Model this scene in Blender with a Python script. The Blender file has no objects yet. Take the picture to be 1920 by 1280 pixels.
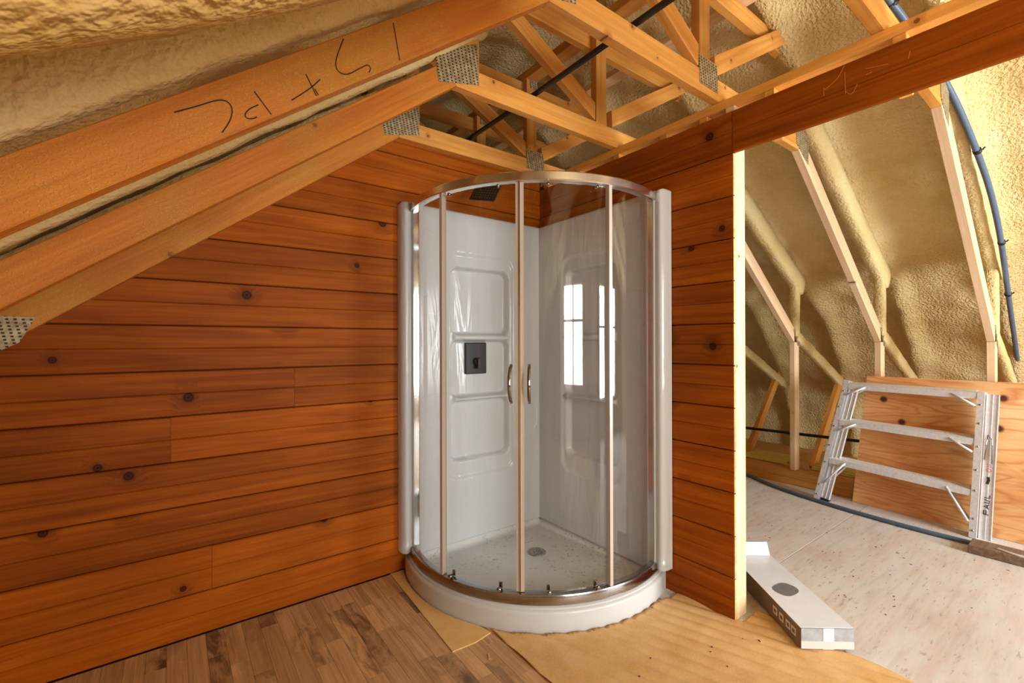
import bpy, bmesh, math, random
from mathutils import Vector, Matrix, noise
random.seed(7)
scene = bpy.context.scene
COL = scene.collection

# ------------------------------------------------------------------ camera, world, lights, exposure
cam_data = bpy.data.cameras.new('camera'); cam = bpy.data.objects.new('camera', cam_data); COL.objects.link(cam)
cam_data.sensor_width = 36.0; cam_data.lens = 15.97; cam_data.clip_start = 0.02
_yaw, _pitch, _roll = 0.9285, 0.0025, -0.0026
_f = Vector((math.cos(_yaw)*math.cos(_pitch), math.sin(_yaw)*math.cos(_pitch), math.sin(_pitch)))
_r = Vector((math.sin(_yaw), -math.cos(_yaw), 0)); _u = _r.cross(_f)
_r2 = _r*math.cos(_roll) + _u*math.sin(_roll); _u2 = _r2.cross(_f)
cam.matrix_world = Matrix(((_r2.x, _u2.x, -_f.x, -2.0086), (_r2.y, _u2.y, -_f.y, -2.3652), (_r2.z, _u2.z, -_f.z, 1.2502), (0, 0, 0, 1)))
scene.camera = cam

world = bpy.data.worlds.new('world'); scene.world = world; world.use_nodes = True
world.node_tree.nodes['Background'].inputs[0].default_value = (0.80, 0.90, 1.0, 1)
world.node_tree.nodes['Background'].inputs[1].default_value = 1.0

vs = scene.view_settings
vs.view_transform = 'Standard'; vs.look = 'None'; vs.exposure = 0.08; vs.gamma = 1.0; vs.use_curve_mapping = False

def area_light(name, loc, target, sx, sy, power, color):
    d = bpy.data.lights.new(name, 'AREA'); d.shape = 'RECTANGLE'; d.size = sx; d.size_y = sy; d.energy = power; d.color = color
    o = bpy.data.objects.new(name, d); COL.objects.link(o); o.location = loc
    o.rotation_euler = (Vector(target)-Vector(loc)).to_track_quat('-Z', 'Y').to_euler()
    return o
# daylight entering through the windows of the gable behind the camera
GY = -4.7
area_light('daylight_gable_window', (1.25, GY-0.14, 1.25), (1.25, 0, 1.0), 1.3, 1.5, 222, (0.93, 0.97, 1.0))
area_light('daylight_small_window', (-1.05, GY-0.14, 1.35), (-1.0, 0, 1.35), 1.2, 1.3, 118, (1.0, 0.965, 0.91))

# ------------------------------------------------------------------ node helpers and materials
def srgb(r, g, b):
    def c(v):
        v /= 255.0
        return v/12.92 if v <= 0.04045 else ((v+0.055)/1.055)**2.4
    return (c(r), c(g), c(b), 1.0)

class NT:
    def __init__(s, name):
        s.m = bpy.data.materials.new(name); s.m.use_nodes = True
        s.n = s.m.node_tree.nodes; s.l = s.m.node_tree.links
        s.b = s.n['Principled BSDF']; s.out = s.n['Material Output']
    def add(s, t, **kw):
        n = s.n.new(t)
        for k, v in kw.items(): setattr(n, k, v)
        return n
    def put(s, sock, v):
        if hasattr(v, 'is_output') or isinstance(v, bpy.types.NodeSocket): s.l.new(v, sock)
        else: sock.default_value = v
    def math(s, op, a, b=0.0, c=None, clamp=False):
        n = s.add('ShaderNodeMath', operation=op, use_clamp=clamp); s.put(n.inputs[0], a); s.put(n.inputs[1], b)
        if c is not None: s.put(n.inputs[2], c)
        return n.outputs[0]
    def vmath(s, op, a, b):
        n = s.add('ShaderNodeVectorMath', operation=op); s.put(n.inputs[0], a); s.put(n.inputs[1], b); return n.outputs[0]
    def ramp(s, fac, stops):
        n = s.add('ShaderNodeValToRGB'); s.put(n.inputs[0], fac)
        e = n.color_ramp.elements
        while len(e) < len(stops): e.new(0.5)
        for i, (p, c) in enumerate(stops): e[i].position = p; e[i].color = c
        return n.outputs[0]
    def mix(s, fac, a, b, blend='MIX'):
        n = s.add('ShaderNodeMix', data_type='RGBA', blend_type=blend); s.put(n.inputs[0], fac); s.put(n.inputs[6], a); s.put(n.inputs[7], b)
        return n.outputs[2]
    def maprange(s, v, a, b, c=0.0, d=1.0):
        n = s.add('ShaderNodeMapRange'); s.put(n.inputs[0], v); s.put(n.inputs[1], a); s.put(n.inputs[2], b); s.put(n.inputs[3], c); s.put(n.inputs[4], d)
        return n.outputs[0]
    def noise(s, vec, scale, detail=4, rough=0.5, dist=0.0):
        n = s.add('ShaderNodeTexNoise'); s.put(n.inputs['Vector'], vec); n.inputs['Scale'].default_value = scale
        n.inputs['Detail'].default_value = detail; n.inputs['Roughness'].default_value = rough; n.inputs['Distortion'].default_value = dist
        return n.outputs['Fac']
    def voronoi(s, vec, scale, feature='F1'):
        n = s.add('ShaderNodeTexVoronoi', feature=feature); s.put(n.inputs['Vector'], vec); n.inputs['Scale'].default_value = scale
        return n
    def knot_cells(s, v, scale):
        sp = s.add('ShaderNodeSeparateXYZ'); s.l.new(v, sp.inputs[0])
        c = s.add('ShaderNodeCombineXYZ'); s.l.new(sp.outputs[0], c.inputs[0]); s.l.new(sp.outputs[2], c.inputs[1])
        n = s.add('ShaderNodeTexVoronoi', feature='F1', voronoi_dimensions='2D'); s.put(n.inputs['Vector'], c.outputs[0]); n.inputs['Scale'].default_value = scale
        return n
    def bump(s, h, strength, dist=0.01):
        n = s.add('ShaderNodeBump'); s.put(n.inputs['Height'], h); n.inputs['Strength'].default_value = strength; n.inputs['Distance'].default_value = dist
        s.l.new(n.outputs[0], s.b.inputs['Normal'])
    def set(s, col=None, rough=0.5, metal=0.0, spec=0.5, coat=0.0):
        if col is not None: s.put(s.b.inputs['Base Color'], col)
        s.put(s.b.inputs['Roughness'], rough); s.put(s.b.inputs['Metallic'], metal)
        s.b.inputs['Specular IOR Level'].default_value = spec; s.b.inputs['Coat Weight'].default_value = coat
        return s.m
    def objcoord(s, randomise=True):
        o = s.add('ShaderNodeTexCoord').outputs['Object']
        s.rand = s.add('ShaderNodeObjectInfo').outputs['Random']
        if not randomise: return o
        c = s.add('ShaderNodeCombineXYZ')
        s.put(c.inputs[0], s.math('MULTIPLY', s.rand, 53.0)); s.put(c.inputs[1], s.math('MULTIPLY', s.rand, 17.0)); s.put(c.inputs[2], s.math('MULTIPLY', s.rand, 91.0))
        return s.vmath('ADD', o, c.outputs[0])

def wood(name, dark, mid, light, knot, rough=0.5, coat=0.0, knot_amt=0.5, knot_size=1.0, vary=0.3, spray=0.0, bump=0.15, blotch=0.35, kscale=4.2, spec=0.4, flat=False):
    t = NT(name); v = t.objcoord()
    vor = t.knot_cells(v, kscale) if flat else t.voronoi(v, kscale); d = vor.outputs['Distance']
    sep = t.add('ShaderNodeSeparateColor'); t.l.new(vor.outputs['Color'], sep.inputs[0])
    on = t.math('GREATER_THAN', sep.outputs[0], 1.0-knot_amt)
    size = t.maprange(sep.outputs[1], 0, 1, 0.04*knot_size, 0.11*knot_size)
    kn = t.math('MULTIPLY', on, t.maprange(t.math('DIVIDE', d, size), 1.15, 0.75))
    halo = t.math('MULTIPLY', on, t.maprange(t.math('DIVIDE', d, size), 3.6, 0.8))
    sp = t.add('ShaderNodeSeparateXYZ'); t.l.new(v, sp.inputs[0])
    c = t.add('ShaderNodeCombineXYZ')
    swirl = t.math('MULTIPLY', halo, 0.03)
    t.put(c.inputs[0], t.math('MULTIPLY', sp.outputs[0], 1.1))
    t.put(c.inputs[1], t.math('MULTIPLY', t.math('ADD', sp.outputs[1], swirl), 26.0))
    t.put(c.inputs[2], t.math('MULTIPLY', t.math('ADD', sp.outputs[2], swirl), 26.0))
    g1 = t.noise(c.outputs[0], 1.3, 5, 0.55, 0.7)
    g2 = t.noise(c.outputs[0], 6.0, 3, 0.6, 0.2)
    g = t.math('ADD', t.math('MULTIPLY', g1, 0.75), t.math('MULTIPLY', g2, 0.25))
    col = t.ramp(g, [(0.25, dark), (0.50, mid), (0.75, light)])
    bl = t.noise(t.vmath('MULTIPLY', v, (0.6, 1.0, 2.0)), 2.2, 3, 0.5, 0.3)
    br = t.math('ADD', t.math('MULTIPLY', t.math('SUBTRACT', bl, 0.5), 2*blotch), t.math('ADD', 1.0-vary/2, t.math('MULTIPLY', t.rand, vary)))
    vv = t.add('ShaderNodeCombineXYZ'); [t.put(vv.inputs[i], br) for i in range(3)]
    col = t.mix(1.0, col, vv.outputs[0], 'MULTIPLY')
    col = t.mix(t.math('MULTIPLY', halo, 0.35), col, knot)
    rings = t.math('SINE', t.math('MULTIPLY', t.math('DIVIDE', d, size), 11.0))
    col = t.mix(t.math('MULTIPLY', kn, t.maprange(rings, -1, 1, 0.65, 1.0)), col, knot)
    h = g
    if spray > 0:
        s1 = t.noise(v, 240.0, 2, 0.5); s2 = t.noise(v, 2.4, 3, 0.6)
        m = t.math('MULTIPLY', t.maprange(s1, 0.52, 0.64), t.maprange(s2, 0.40, 0.62), clamp=True)
        col = t.mix(t.math('MULTIPLY', m, spray*0.7), col, srgb(214, 170, 84))
        veil = t.math('MULTIPLY', t.maprange(s2, 0.45, 0.75), spray*0.75)
        col = t.mix(veil, col, srgb(196, 150, 62))
        h = t.math('ADD', g, t.math('MULTIPLY', m, 1.2))
    t.bump(h, bump, 0.006)
    return t.set(col, rough, 0, spec, coat)

M = {}
M['stained'] = wood('stained_pine', srgb(122, 53, 6), srgb(150, 75, 10), srgb(174, 95, 18), srgb(46, 17, 6), rough=0.55, coat=0.0, knot_amt=0.26, knot_size=0.95, vary=0.38, blotch=0.55, kscale=4.0, spec=0.1, bump=0.1, flat=True)
M['raw_edge'] = wood('raw_pine_edge', srgb(196, 140, 84), srgb(222, 172, 116), srgb(236, 196, 146), srgb(120, 70, 30), knot_amt=0.1)
M['lumber'] = wood('truss_lumber', srgb(190, 122, 46), srgb(214, 150, 68), srgb(230, 172, 90), srgb(104, 48, 16), rough=0.6, knot_amt=0.36, knot_size=0.55, vary=0.24, blotch=0.24, kscale=6.0, flat=True)
M['lumber_sprayed'] = wood('oversprayed_lumber', srgb(168, 92, 22), srgb(194, 116, 34), srgb(210, 136, 48), srgb(84, 36, 12), rough=0.6, knot_amt=0.34, knot_size=0.6, vary=0.16, spray=0.75, bump=0.4, blotch=0.25, kscale=5.5, flat=True)
M['stud'] = wood('daylit_stud_lumber', srgb(214, 178, 132), srgb(232, 202, 162), srgb(242, 216, 182), srgb(110, 64, 30), rough=0.6, knot_amt=0.25, knot_size=0.42, vary=0.1, blotch=0.12, kscale=6.0, flat=True)  # paler copy of the lumber; blown-out daylight is put into its colour
M['old_timber'] = wood('weathered_timber', srgb(96, 74, 56), srgb(128, 104, 84), srgb(158, 134, 112), srgb(50, 36, 26), rough=0.8, knot_amt=0.3)

def foam_mat(name, c0, c1, c2, bump=0.9):
    t = NT(name); v = t.objcoord(False)
    big = t.noise(v, 1.7, 4, 0.55); mid = t.noise(v, 14.0, 4, 0.6); fine = t.noise(v, 95.0, 3, 0.6)
    f = t.math('ADD', t.math('MULTIPLY', big, 0.6), t.math('ADD', t.math('MULTIPLY', mid, 0.2), t.math('MULTIPLY', fine, 0.2)))
    col = t.ramp(f, [(0.36, c0), (0.52, c1), (0.66, c2)])
    gr = t.noise(v, 62.0, 2, 0.5)
    h = t.math('ADD', t.math('MULTIPLY', gr, 1.0), t.math('MULTIPLY', mid, 0.35))
    t.bump(h, bump, 0.022)
    return t.set(col, 0.75, 0, 0.3)
M['foam'] = foam_mat('spray_foam', srgb(210, 184, 124), srgb(224, 202, 146), srgb(234, 216, 168))
M['foam_coat'] = foam_mat('foam_coating', srgb(214, 192, 128), srgb(228, 208, 150), srgb(236, 220, 170), 0.5)
M['foam_gold'] = foam_mat('golden_foam_crust', srgb(176, 138, 66), srgb(206, 170, 98), srgb(220, 188, 124), 0.6)

def plain(name, col, rough=0.5, metal=0.0, spec=0.5, coat=0.0, nz=0.0, nscale=40.0, bump=0.0):
    t = NT(name); v = t.objcoord(False)
    n = t.noise(v, nscale, 4, 0.6)
    k = t.maprange(n, 0.3, 0.7, 1.0-nz, 1.0+nz)
    vv = t.add('ShaderNodeCombineXYZ'); [t.put(vv.inputs[i], k) for i in range(3)]
    c = t.mix(1.0, col, vv.outputs[0], 'MULTIPLY')
    if bump: t.bump(n, bump, 0.003)
    return t.set(c, rough, metal, spec, coat)
M['chrome'] = plain('polished_chrome', (0.80, 0.80, 0.79, 1), 0.10, 1.0)
M['dark_chrome'] = plain('chrome_handle', (0.34, 0.33, 0.32, 1), 0.08, 1.0)
M['brushed'] = plain('brushed_rail', (0.82, 0.80, 0.76, 1), 0.22, 1.0)
M['aluminium'] = plain('aluminium', (0.80, 0.81, 0.83, 1), 0.4, 0.35, nz=0.10, nscale=60)
M['track'] = plain('darkened_chrome_track', (0.40, 0.40, 0.40, 1), 0.16, 1.0)  # chrome; the dark room it would mirror is put into the colour
def acrylic():
    t = NT('white_acrylic'); v = t.objcoord(False)
    w = t.noise(t.vmath('MULTIPLY', v, (9, 9, 1.6)), 1.0, 3, 0.5, 0.6)
    t.bump(w, 0.35, 0.03)
    return t.set(srgb(204, 206, 208), 0.17, 0, 0.4, 0.0)
M['acrylic'] = acrylic()
M['seal'] = plain('clear_plastic_seal', srgb(196, 184, 172), 0.25, 0.1)
M['black'] = plain('matt_black_metal', srgb(30, 30, 32), 0.42, 0.2, nz=0.2)
M['rubber'] = plain('black_pipe', srgb(26, 27, 30), 0.45, 0, nz=0.15)
M['bluepipe'] = plain('blue_grey_pipe', srgb(88, 108, 132), 0.45, 0, nz=0.08)
M['greypipe'] = plain('grey_pipe', srgb(120, 132, 148), 0.4, 0, nz=0.08)
M['carton'] = plain('white_carton', srgb(224, 228, 238), 0.35, 0, 0.5, 0.3, nz=0.04, nscale=12)
M['carton_side'] = plain('printed_carton_side', srgb(104, 86, 76), 0.4, 0, 0.5, 0.2, nz=0.1, nscale=14)
M['carton_end'] = plain('shrink_wrapped_end', srgb(160, 164, 170), 0.25, 0, 0.5, 0.4, nz=0.15, nscale=30)
M['hole'] = plain('hole_grey', srgb(112, 112, 116), 0.6, nz=0.15, nscale=60)
M['white_ink'] = plain('white_print', srgb(205, 198, 192), 0.6)
M['ink'] = plain('pencil_mark', srgb(44, 24, 10), 0.8)
M['blackink'] = plain('marker_ink', srgb(40, 36, 38), 0.7)
M['redink'] = plain('red_print', srgb(196, 92, 66), 0.6)
M['scratch'] = plain('scratched_stain', srgb(206, 128, 58), 0.7)
M['card'] = plain('cream_board', srgb(222, 182, 118), 0.7, nz=0.05, nscale=20)
M['dark_gap'] = plain('joint_shade_backing', srgb(40, 20, 10), 0.9)  # shade inside the plank gaps is put into the backing's colour
M['white_plastic'] = plain('white_plastic', srgb(225, 225, 225), 0.4)
M['brown_handle'] = plain('dark_brown_wood', srgb(70, 34, 22), 0.5, nz=0.1)
M['vent'] = plain('yellow_vent_plastic', srgb(214, 196, 118), 0.5, nz=0.08)

def gusset():
    t = NT('galvanised_plate'); v = t.objcoord(False)
    vs_ = t.vmath('MULTIPLY', v, (1/0.020, 1.0, 1/0.012))
    sp = t.add('ShaderNodeSeparateXYZ'); t.l.new(vs_, sp.inputs[0])
    fx = t.math('FRACT', t.math('ADD', sp.outputs[0], t.math('MULTIPLY', t.math('FLOOR', sp.outputs[2]), 0.13)))
    fz = t.math('FRACT', sp.outputs[2])
    a = t.math('MULTIPLY', t.math('LESS_THAN', t.math('ABSOLUTE', t.math('SUBTRACT', fx, 0.5)), 0.20), t.math('LESS_THAN', t.math('ABSOLUTE', t.math('SUBTRACT', fz, 0.5)), 0.26))
    n = t.noise(v, 40, 3)
    base = t.ramp(n, [(0.35, srgb(150, 134, 96)), (0.65, srgb(196, 184, 150))])
    col = t.mix(a, base, srgb(62, 46, 24))
    t.bump(t.math('SUBTRACT', 1.0, a), 0.6, 0.003)
    return t.set(col, 0.45, 0.35)
M['gusset'] = gusset()

def glass():
    t = NT('clear_curved_glass'); t.n.remove(t.b)
    fr = t.add('ShaderNodeFresnel'); t.put(fr.inputs[0], t.maprange(t.add('ShaderNodeNewGeometry').outputs['Backfacing'], 0, 1, 1.5, 1/1.5))
    tr = t.add('ShaderNodeBsdfTransparent'); tr.inputs[0].default_value = (0.965, 0.97, 0.965, 1)
    gl = t.add('ShaderNodeBsdfGlossy'); gl.inputs['Roughness'].default_value = 0.0
    mx = t.add('ShaderNodeMixShader'); t.l.new(fr.outputs[0], mx.inputs[0]); t.l.new(tr.outputs[0], mx.inputs[1]); t.l.new(gl.outputs[0], mx.inputs[2])
    t.l.new(mx.outputs[0], t.out.inputs[0]); return t.m
M['glass'] = glass()

def plywood(name, base_d, base_m, base_l, knotc, lines=9.0, contrast=0.55, dust=None, knots=True, stretch=(0.9, 5.0, 5.0), kscale=4.0):
    t = NT(name); v = t.objcoord()
    g = t.noise(t.vmath('MULTIPLY', v, stretch), 1.5, 2, 0.4, 0.5)
    band = t.math('FRACT', t.math('MULTIPLY', g, lines))
    fine = t.noise(t.vmath('MULTIPLY', v, (6, 90, 90)), 1.0, 4, 0.6)
    big = t.noise(v, 1.6, 3)
    col = t.ramp(t.math('ADD', t.math('MULTIPLY', fine, 0.35), t.math('MULTIPLY', big, 0.65)), [(0.28, base_d), (0.48, base_m), (0.62, base_l)])
    line = t.maprange(t.math('ABSOLUTE', t.math('SUBTRACT', band, 0.5)), 0.22, 0.0)
    col = t.mix(t.math('MULTIPLY', line, contrast), col, base_d)
    if knots:
        vor = t.knot_cells(v, kscale); d = vor.outputs['Distance']
        sep = t.add('ShaderNodeSeparateColor'); t.l.new(vor.outputs['Color'], sep.inputs[0])
        on = t.math('GREATER_THAN', sep.outputs[0], 0.62)
        kn = t.math('MULTIPLY', on, t.maprange(d, 0.10, 0.05)); halo = t.math('MULTIPLY', on, t.maprange(d, 0.30, 0.05))
        col = t.mix(t.math('MULTIPLY', halo, 0.35), col, base_d); col = t.mix(kn, col, knotc)
    if dust:
        dn = t.noise(t.vmath('MULTIPLY', v, (2.0, 9.0, 1.0)), 1.4, 6, 0.65)
        col = t.mix(t.maprange(dn, 0.36, 0.64, 0.95, 0.48), col, dust)
        sp = t.noise(t.vmath('MULTIPLY', v, (14, 60, 1)), 1.0, 3, 0.6)
        col = t.mix(t.maprange(sp, 0.60, 0.74, 0.0, 0.65), col, srgb(140, 124, 116))
        wide = t.noise(t.vmath('MULTIPLY', v, (3.0, 26, 1)), 1.0, 4, 0.6)
        col = t.mix(t.maprange(wide, 0.54, 0.72, 0.0, 0.32), col, srgb(166, 158, 156))
    t.bump(fine, 0.1, 0.004)
    return t.set(col, 0.6, 0, 0.35)
M['ply'] = plywood('orange_plywood', srgb(208, 128, 70), srgb(236, 178, 116), srgb(244, 202, 148), srgb(92, 46, 26), contrast=0.7, kscale=3.4, stretch=(0.7, 3.4, 3.4), lines=11)
M['ply_floor'] = plywood('dusty_plywood_floor', srgb(184, 146, 130), srgb(206, 178, 164), srgb(220, 206, 196), srgb(120, 80, 60), lines=5, contrast=0.15, dust=srgb(214, 213, 212), knots=False, stretch=(0.8, 5, 1))
M['subfloor'] = plywood('bare_subfloor', srgb(180, 120, 62), srgb(206, 150, 88), srgb(220, 170, 110), srgb(110, 66, 36), contrast=0.3, knots=False, stretch=(0.8, 5, 1))

def underlay():
    t = NT('ribbed_underlay_sheet'); v = t.objcoord(False)
    n = t.noise(v, 9, 4, 0.6); f = t.noise(v, 120, 2)
    col = t.ramp(t.math('ADD', t.math('MULTIPLY', n, 0.7), t.math('MULTIPLY', f, 0.3)), [(0.35, srgb(204, 158, 98)), (0.6, srgb(220, 180, 124))])
    t.bump(f, 0.15, 0.002)
    return t.set(col, 0.55, 0, 0.4)
M['underlay'] = underlay()

def laminate():
    t = NT('laminate_strip'); v = t.objcoord()
    g = t.noise(t.vmath('MULTIPLY', v, (1.6, 30, 30)), 1.5, 5, 0.6, 0.6)
    f = t.noise(t.vmath('MULTIPLY', v, (4, 160, 160)), 1.0, 3, 0.6)
    col = t.ramp(t.math('ADD', t.math('MULTIPLY', g, 0.6), t.math('MULTIPLY', f, 0.4)), [(0.3, srgb(158, 120, 80)), (0.5, srgb(194, 152, 106)), (0.7, srgb(214, 174, 128))])
    stain = t.noise(t.vmath('MULTIPLY', v, (3, 9, 9)), 2.0, 5, 0.65, 0.5)
    amt = t.maprange(t.math('FRACT', t.math('MULTIPLY', t.rand, 7.31)), 0.45, 1.0, 0.0, 0.85)
    col = t.mix(t.math('MULTIPLY', t.maprange(stain, 0.42, 0.60), amt), col, srgb(62, 42, 24))
    br = t.maprange(t.math('FRACT', t.math('MULTIPLY', t.rand, 13.7)), 0, 1, 0.85, 1.25)
    vv = t.add('ShaderNodeCombineXYZ'); [t.put(vv.inputs[i], br) for i in range(3)]
    col = t.mix(1.0, col, vv.outputs[0], 'MULTIPLY')
    t.bump(f, 0.06, 0.003)
    return t.set(col, 0.42, 0, 0.4)
M['laminate'] = laminate()

def tray_mat():
    t = NT('white_tray'); v = t.objcoord(False)
    n = t.noise(v, 55, 4, 0.7); b = t.noise(v, 4.5, 3, 0.6)
    dirt = t.math('MULTIPLY', t.maprange(n, 0.56, 0.66), t.maprange(b, 0.46, 0.60))
    col = t.mix(t.math('MULTIPLY', dirt, 0.8), srgb(212, 212, 210), srgb(84, 76, 68))
    return t.set(col, 0.3, 0, 0.5, 0.15)
M['tray'] = tray_mat()
M['tray_front'] = plain('tray_skirt', srgb(198, 199, 200), 0.32, 0, 0.45, 0.0)

def drops_mat():
    t = NT('drain_grate'); v = t.objcoord(False)
    w = t.voronoi(v, 120); col = t.ramp(w.outputs['Distance'], [(0.2, srgb(30, 30, 30)), (0.6, srgb(170, 170, 170))])
    return t.set(col, 0.35, 0.5)
M['grate'] = drops_mat()

# ------------------------------------------------------------------ mesh helpers
def link(name, me, mat, parent=None):
    o = bpy.data.objects.new(name, me); COL.objects.link(o)
    if mat is not None and not me.materials: me.materials.append(M[mat] if isinstance(mat, str) else mat)
    if parent is not None: o.parent = parent
    return o
def from_bm(name, bm, mat, parent=None, smooth=False):
    bmesh.ops.recalc_face_normals(bm, faces=bm.faces[:])
    me = bpy.data.meshes.new(name); bm.to_mesh(me); bm.free()
    if smooth:
        for p in me.polygons: p.use_smooth = True
    return link(name, me, mat, parent)
def from_data(name, v, f, mat, parent=None, smooth=False, flip_check=True):
    me = bpy.data.meshes.new(name); me.from_pydata([tuple(p) for p in v], [], f); me.update()
    bm = bmesh.new(); bm.from_mesh(me); bmesh.ops.recalc_face_normals(bm, faces=bm.faces[:]); bm.to_mesh(me); bm.free()
    if smooth:
        for p in me.polygons: p.use_smooth = True
    return link(name, me, mat, parent)
def empty(name, loc=(0, 0, 0)):
    o = bpy.data.objects.new(name, None); COL.objects.link(o); o.location = loc; o.empty_display_size = 0.1; return o
def tag(o, label, cat, group=None, kind=None):
    o['label'] = label; o['category'] = cat
    if group: o['group'] = group
    if kind: o['kind'] = kind
    return o
def struct(o, label=None):
    o['kind'] = 'structure'
    if label: o['label'] = label
    return o
def addbox(bm, x0, x1, y0, y1, z0, z1, mtx=None):
    vs_ = [bm.verts.new((x, y, z)) for x in (x0, x1) for y in (y0, y1) for z in (z0, z1)]
    if mtx is not None:
        for w in vs_: w.co = mtx @ w.co
    for q in ((0, 1, 3, 2), (4, 6, 7, 5), (0, 4, 5, 1), (2, 3, 7, 6), (0, 2, 6, 4), (1, 5, 7, 3)): bm.faces.new([vs_[i] for i in q])
def box(name, x0, x1, y0, y1, z0, z1, mat, parent=None, bev=0.0, seg=1, mtx=None, smooth=False):
    bm = bmesh.new(); addbox(bm, x0, x1, y0, y1, z0, z1, mtx)
    bmesh.ops.recalc_face_normals(bm, faces=bm.faces[:])
    if bev: bmesh.ops.bevel(bm, geom=bm.edges[:], offset=bev, segments=seg, affect='EDGES', profile=0.5)
    return from_bm(name, bm, mat, parent, smooth)
def tube(name, pts, r, mat, parent=None, n=10, cap=True):
    pts = [Vector(p) for p in pts]; V = []; F = []
    up = None
    for i, p in enumerate(pts):
        d = (pts[min(i+1, len(pts)-1)]-pts[max(i-1, 0)]).normalized()
        if up is None: up = d.orthogonal().normalized()
        up = (up-d*up.dot(d)).normalized(); s = d.cross(up)
        rr = r[i] if isinstance(r, (list, tuple)) else r
        for k in range(n):
            a = 2*math.pi*k/n; V.append(p+(up*math.cos(a)+s*math.sin(a))*rr)
    for i in range(len(pts)-1):
        for k in range(n): F.append((i*n+k, i*n+(k+1) % n, (i+1)*n+(k+1) % n, (i+1)*n+k))
    if cap: F.append(tuple(range(n))); F.append(tuple((len(pts)-1)*n+k for k in range(n)))
    return from_data(name, V, F, mat, parent, True)
def smooth_path(pts, k=3):
    pts = [Vector(p) for p in pts]
    for _ in range(k):
        q = [pts[0]]
        for a, b in zip(pts, pts[1:]): q += [a*0.75+b*0.25, a*0.25+b*0.75]
        q.append(pts[-1]); pts = q
    return pts
def fr(a, b, n): return [a+(b-a)*i/(n-1) for i in range(n)]

_beam_cache = {}
def beam(name, a, b, depth, thick, mat, parent, sa=0.0, sb=0.0, yoff=0.0, foam=0.0, side=0):
    """a, b: (x, z) of the underside, left to right; local x runs along the grain."""
    L = math.hypot(b[0]-a[0], b[1]-a[1]); ang = math.atan2(b[1]-a[1], b[0]-a[0])
    key = (round(L, 4), depth, thick, mat, sa, sb, foam)
    if key in _beam_cache and not foam: me = _beam_cache[key]
    else:
        bm = bmesh.new()
        if foam:
            nx = max(4, int(L/0.03)); ny, nz = 5, 5
            sec = []
            for j in range(16):
                an = 2*math.pi*j/16; cx, cz = math.cos(an), math.sin(an)
                k = 1/max(abs(cx), abs(cz)); k = 1+(k-1)*0.55
                sec.append((cx*k*thick/2, depth/2+cz*k*depth/2))
            rows = []
            sd = random.random()*40
            for i in range(nx+1):
                x = L*i/nx; row = []
                for (yy, zz) in sec:
                    nn = 1+foam*(noise.noise((x*6+sd, yy*9, zz*9))+0.5*noise.noise((x*17+sd, yy*20, zz*20)))
                    row.append(bm.verts.new((x, yy*nn, depth/2+(zz-depth/2)*nn)))
                rows.append(row)
            for i in range(nx):
                for j in range(16): bm.faces.new((rows[i][j], rows[i][(j+1) % 16], rows[i+1][(j+1) % 16], rows[i+1][j]))
            bm.faces.new(rows[0]); bm.faces.new(rows[-1])
        else:
            addbox(bm, 0, L, -thick/2, thick/2, 0, depth)
            for v in bm.verts:
                if v.co.z > depth/2: v.co.x += sa*depth if v.co.x < L/2 else sb*depth
            bmesh.ops.recalc_face_normals(bm, faces=bm.faces[:])
            bmesh.ops.bevel(bm, geom=bm.edges[:], offset=0.0025, segments=1, affect='EDGES')
        bmesh.ops.recalc_face_normals(bm, faces=bm.faces[:])
        me = bpy.data.meshes.new(name); bm.to_mesh(me); bm.free()
        if foam:
            for p in me.polygons: p.use_smooth = True
        _beam_cache[key] = me
    o = link(name, me, mat, parent)
    o.location = (a[0], yoff, a[1]); o.rotation_euler = (0, -ang, 0)
    return o
def vpost(name, x0, x1, z0, z1, thick, mat, parent, foam=0.0, yoff=0.0):
    """upright with local x along its height"""
    o = beam(name, (0, 0), (z1-z0, 0), x1-x0, thick, mat, parent, foam=foam)
    o.location = (x1, yoff, z0); o.rotation_euler = (0, -math.pi/2, 0)
    return o
def ribbon(name, pts, w, fn, mat, parent=None, th=0.0006):
    """flat ink line; pts in 2D, fn maps (a, b, out) to 3D"""
    pts = [Vector((p[0], p[1], 0)) for p in pts]; V = []; F = []
    for i, p in enumerate(pts):
        d = (pts[min(i+1, len(pts)-1)]-pts[max(i-1, 0)]).normalized(); s = Vector((-d.y, d.x, 0))
        for q in (p-s*w/2, p+s*w/2): V.append(fn(q.x, q.y, th)); V.append(fn(q.x, q.y, -0.0005))
    for i in range(len(pts)-1):
        a = i*4; b = a+4
        F += [(a, b, b+2, a+2), (a+1, a+3, b+3, b+1), (a, a+1, b+1, b), (a+2, b+2, b+3, a+3)]
    F += [(0, 2, 3, 1), (len(V)-4, len(V)-3, len(V)-1, len(V)-2)]
    return from_data(name, V, F, mat, parent)

P = 0.1907                 # plank pitch
TS = [1.18, 0.57, -0.04, -0.65, -1.26, -1.87]   # truss planes (front faces)
KX, KZ, SL = -1.024, 2.362, 0.765               # left knee, ceiling tie height, slope

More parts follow.
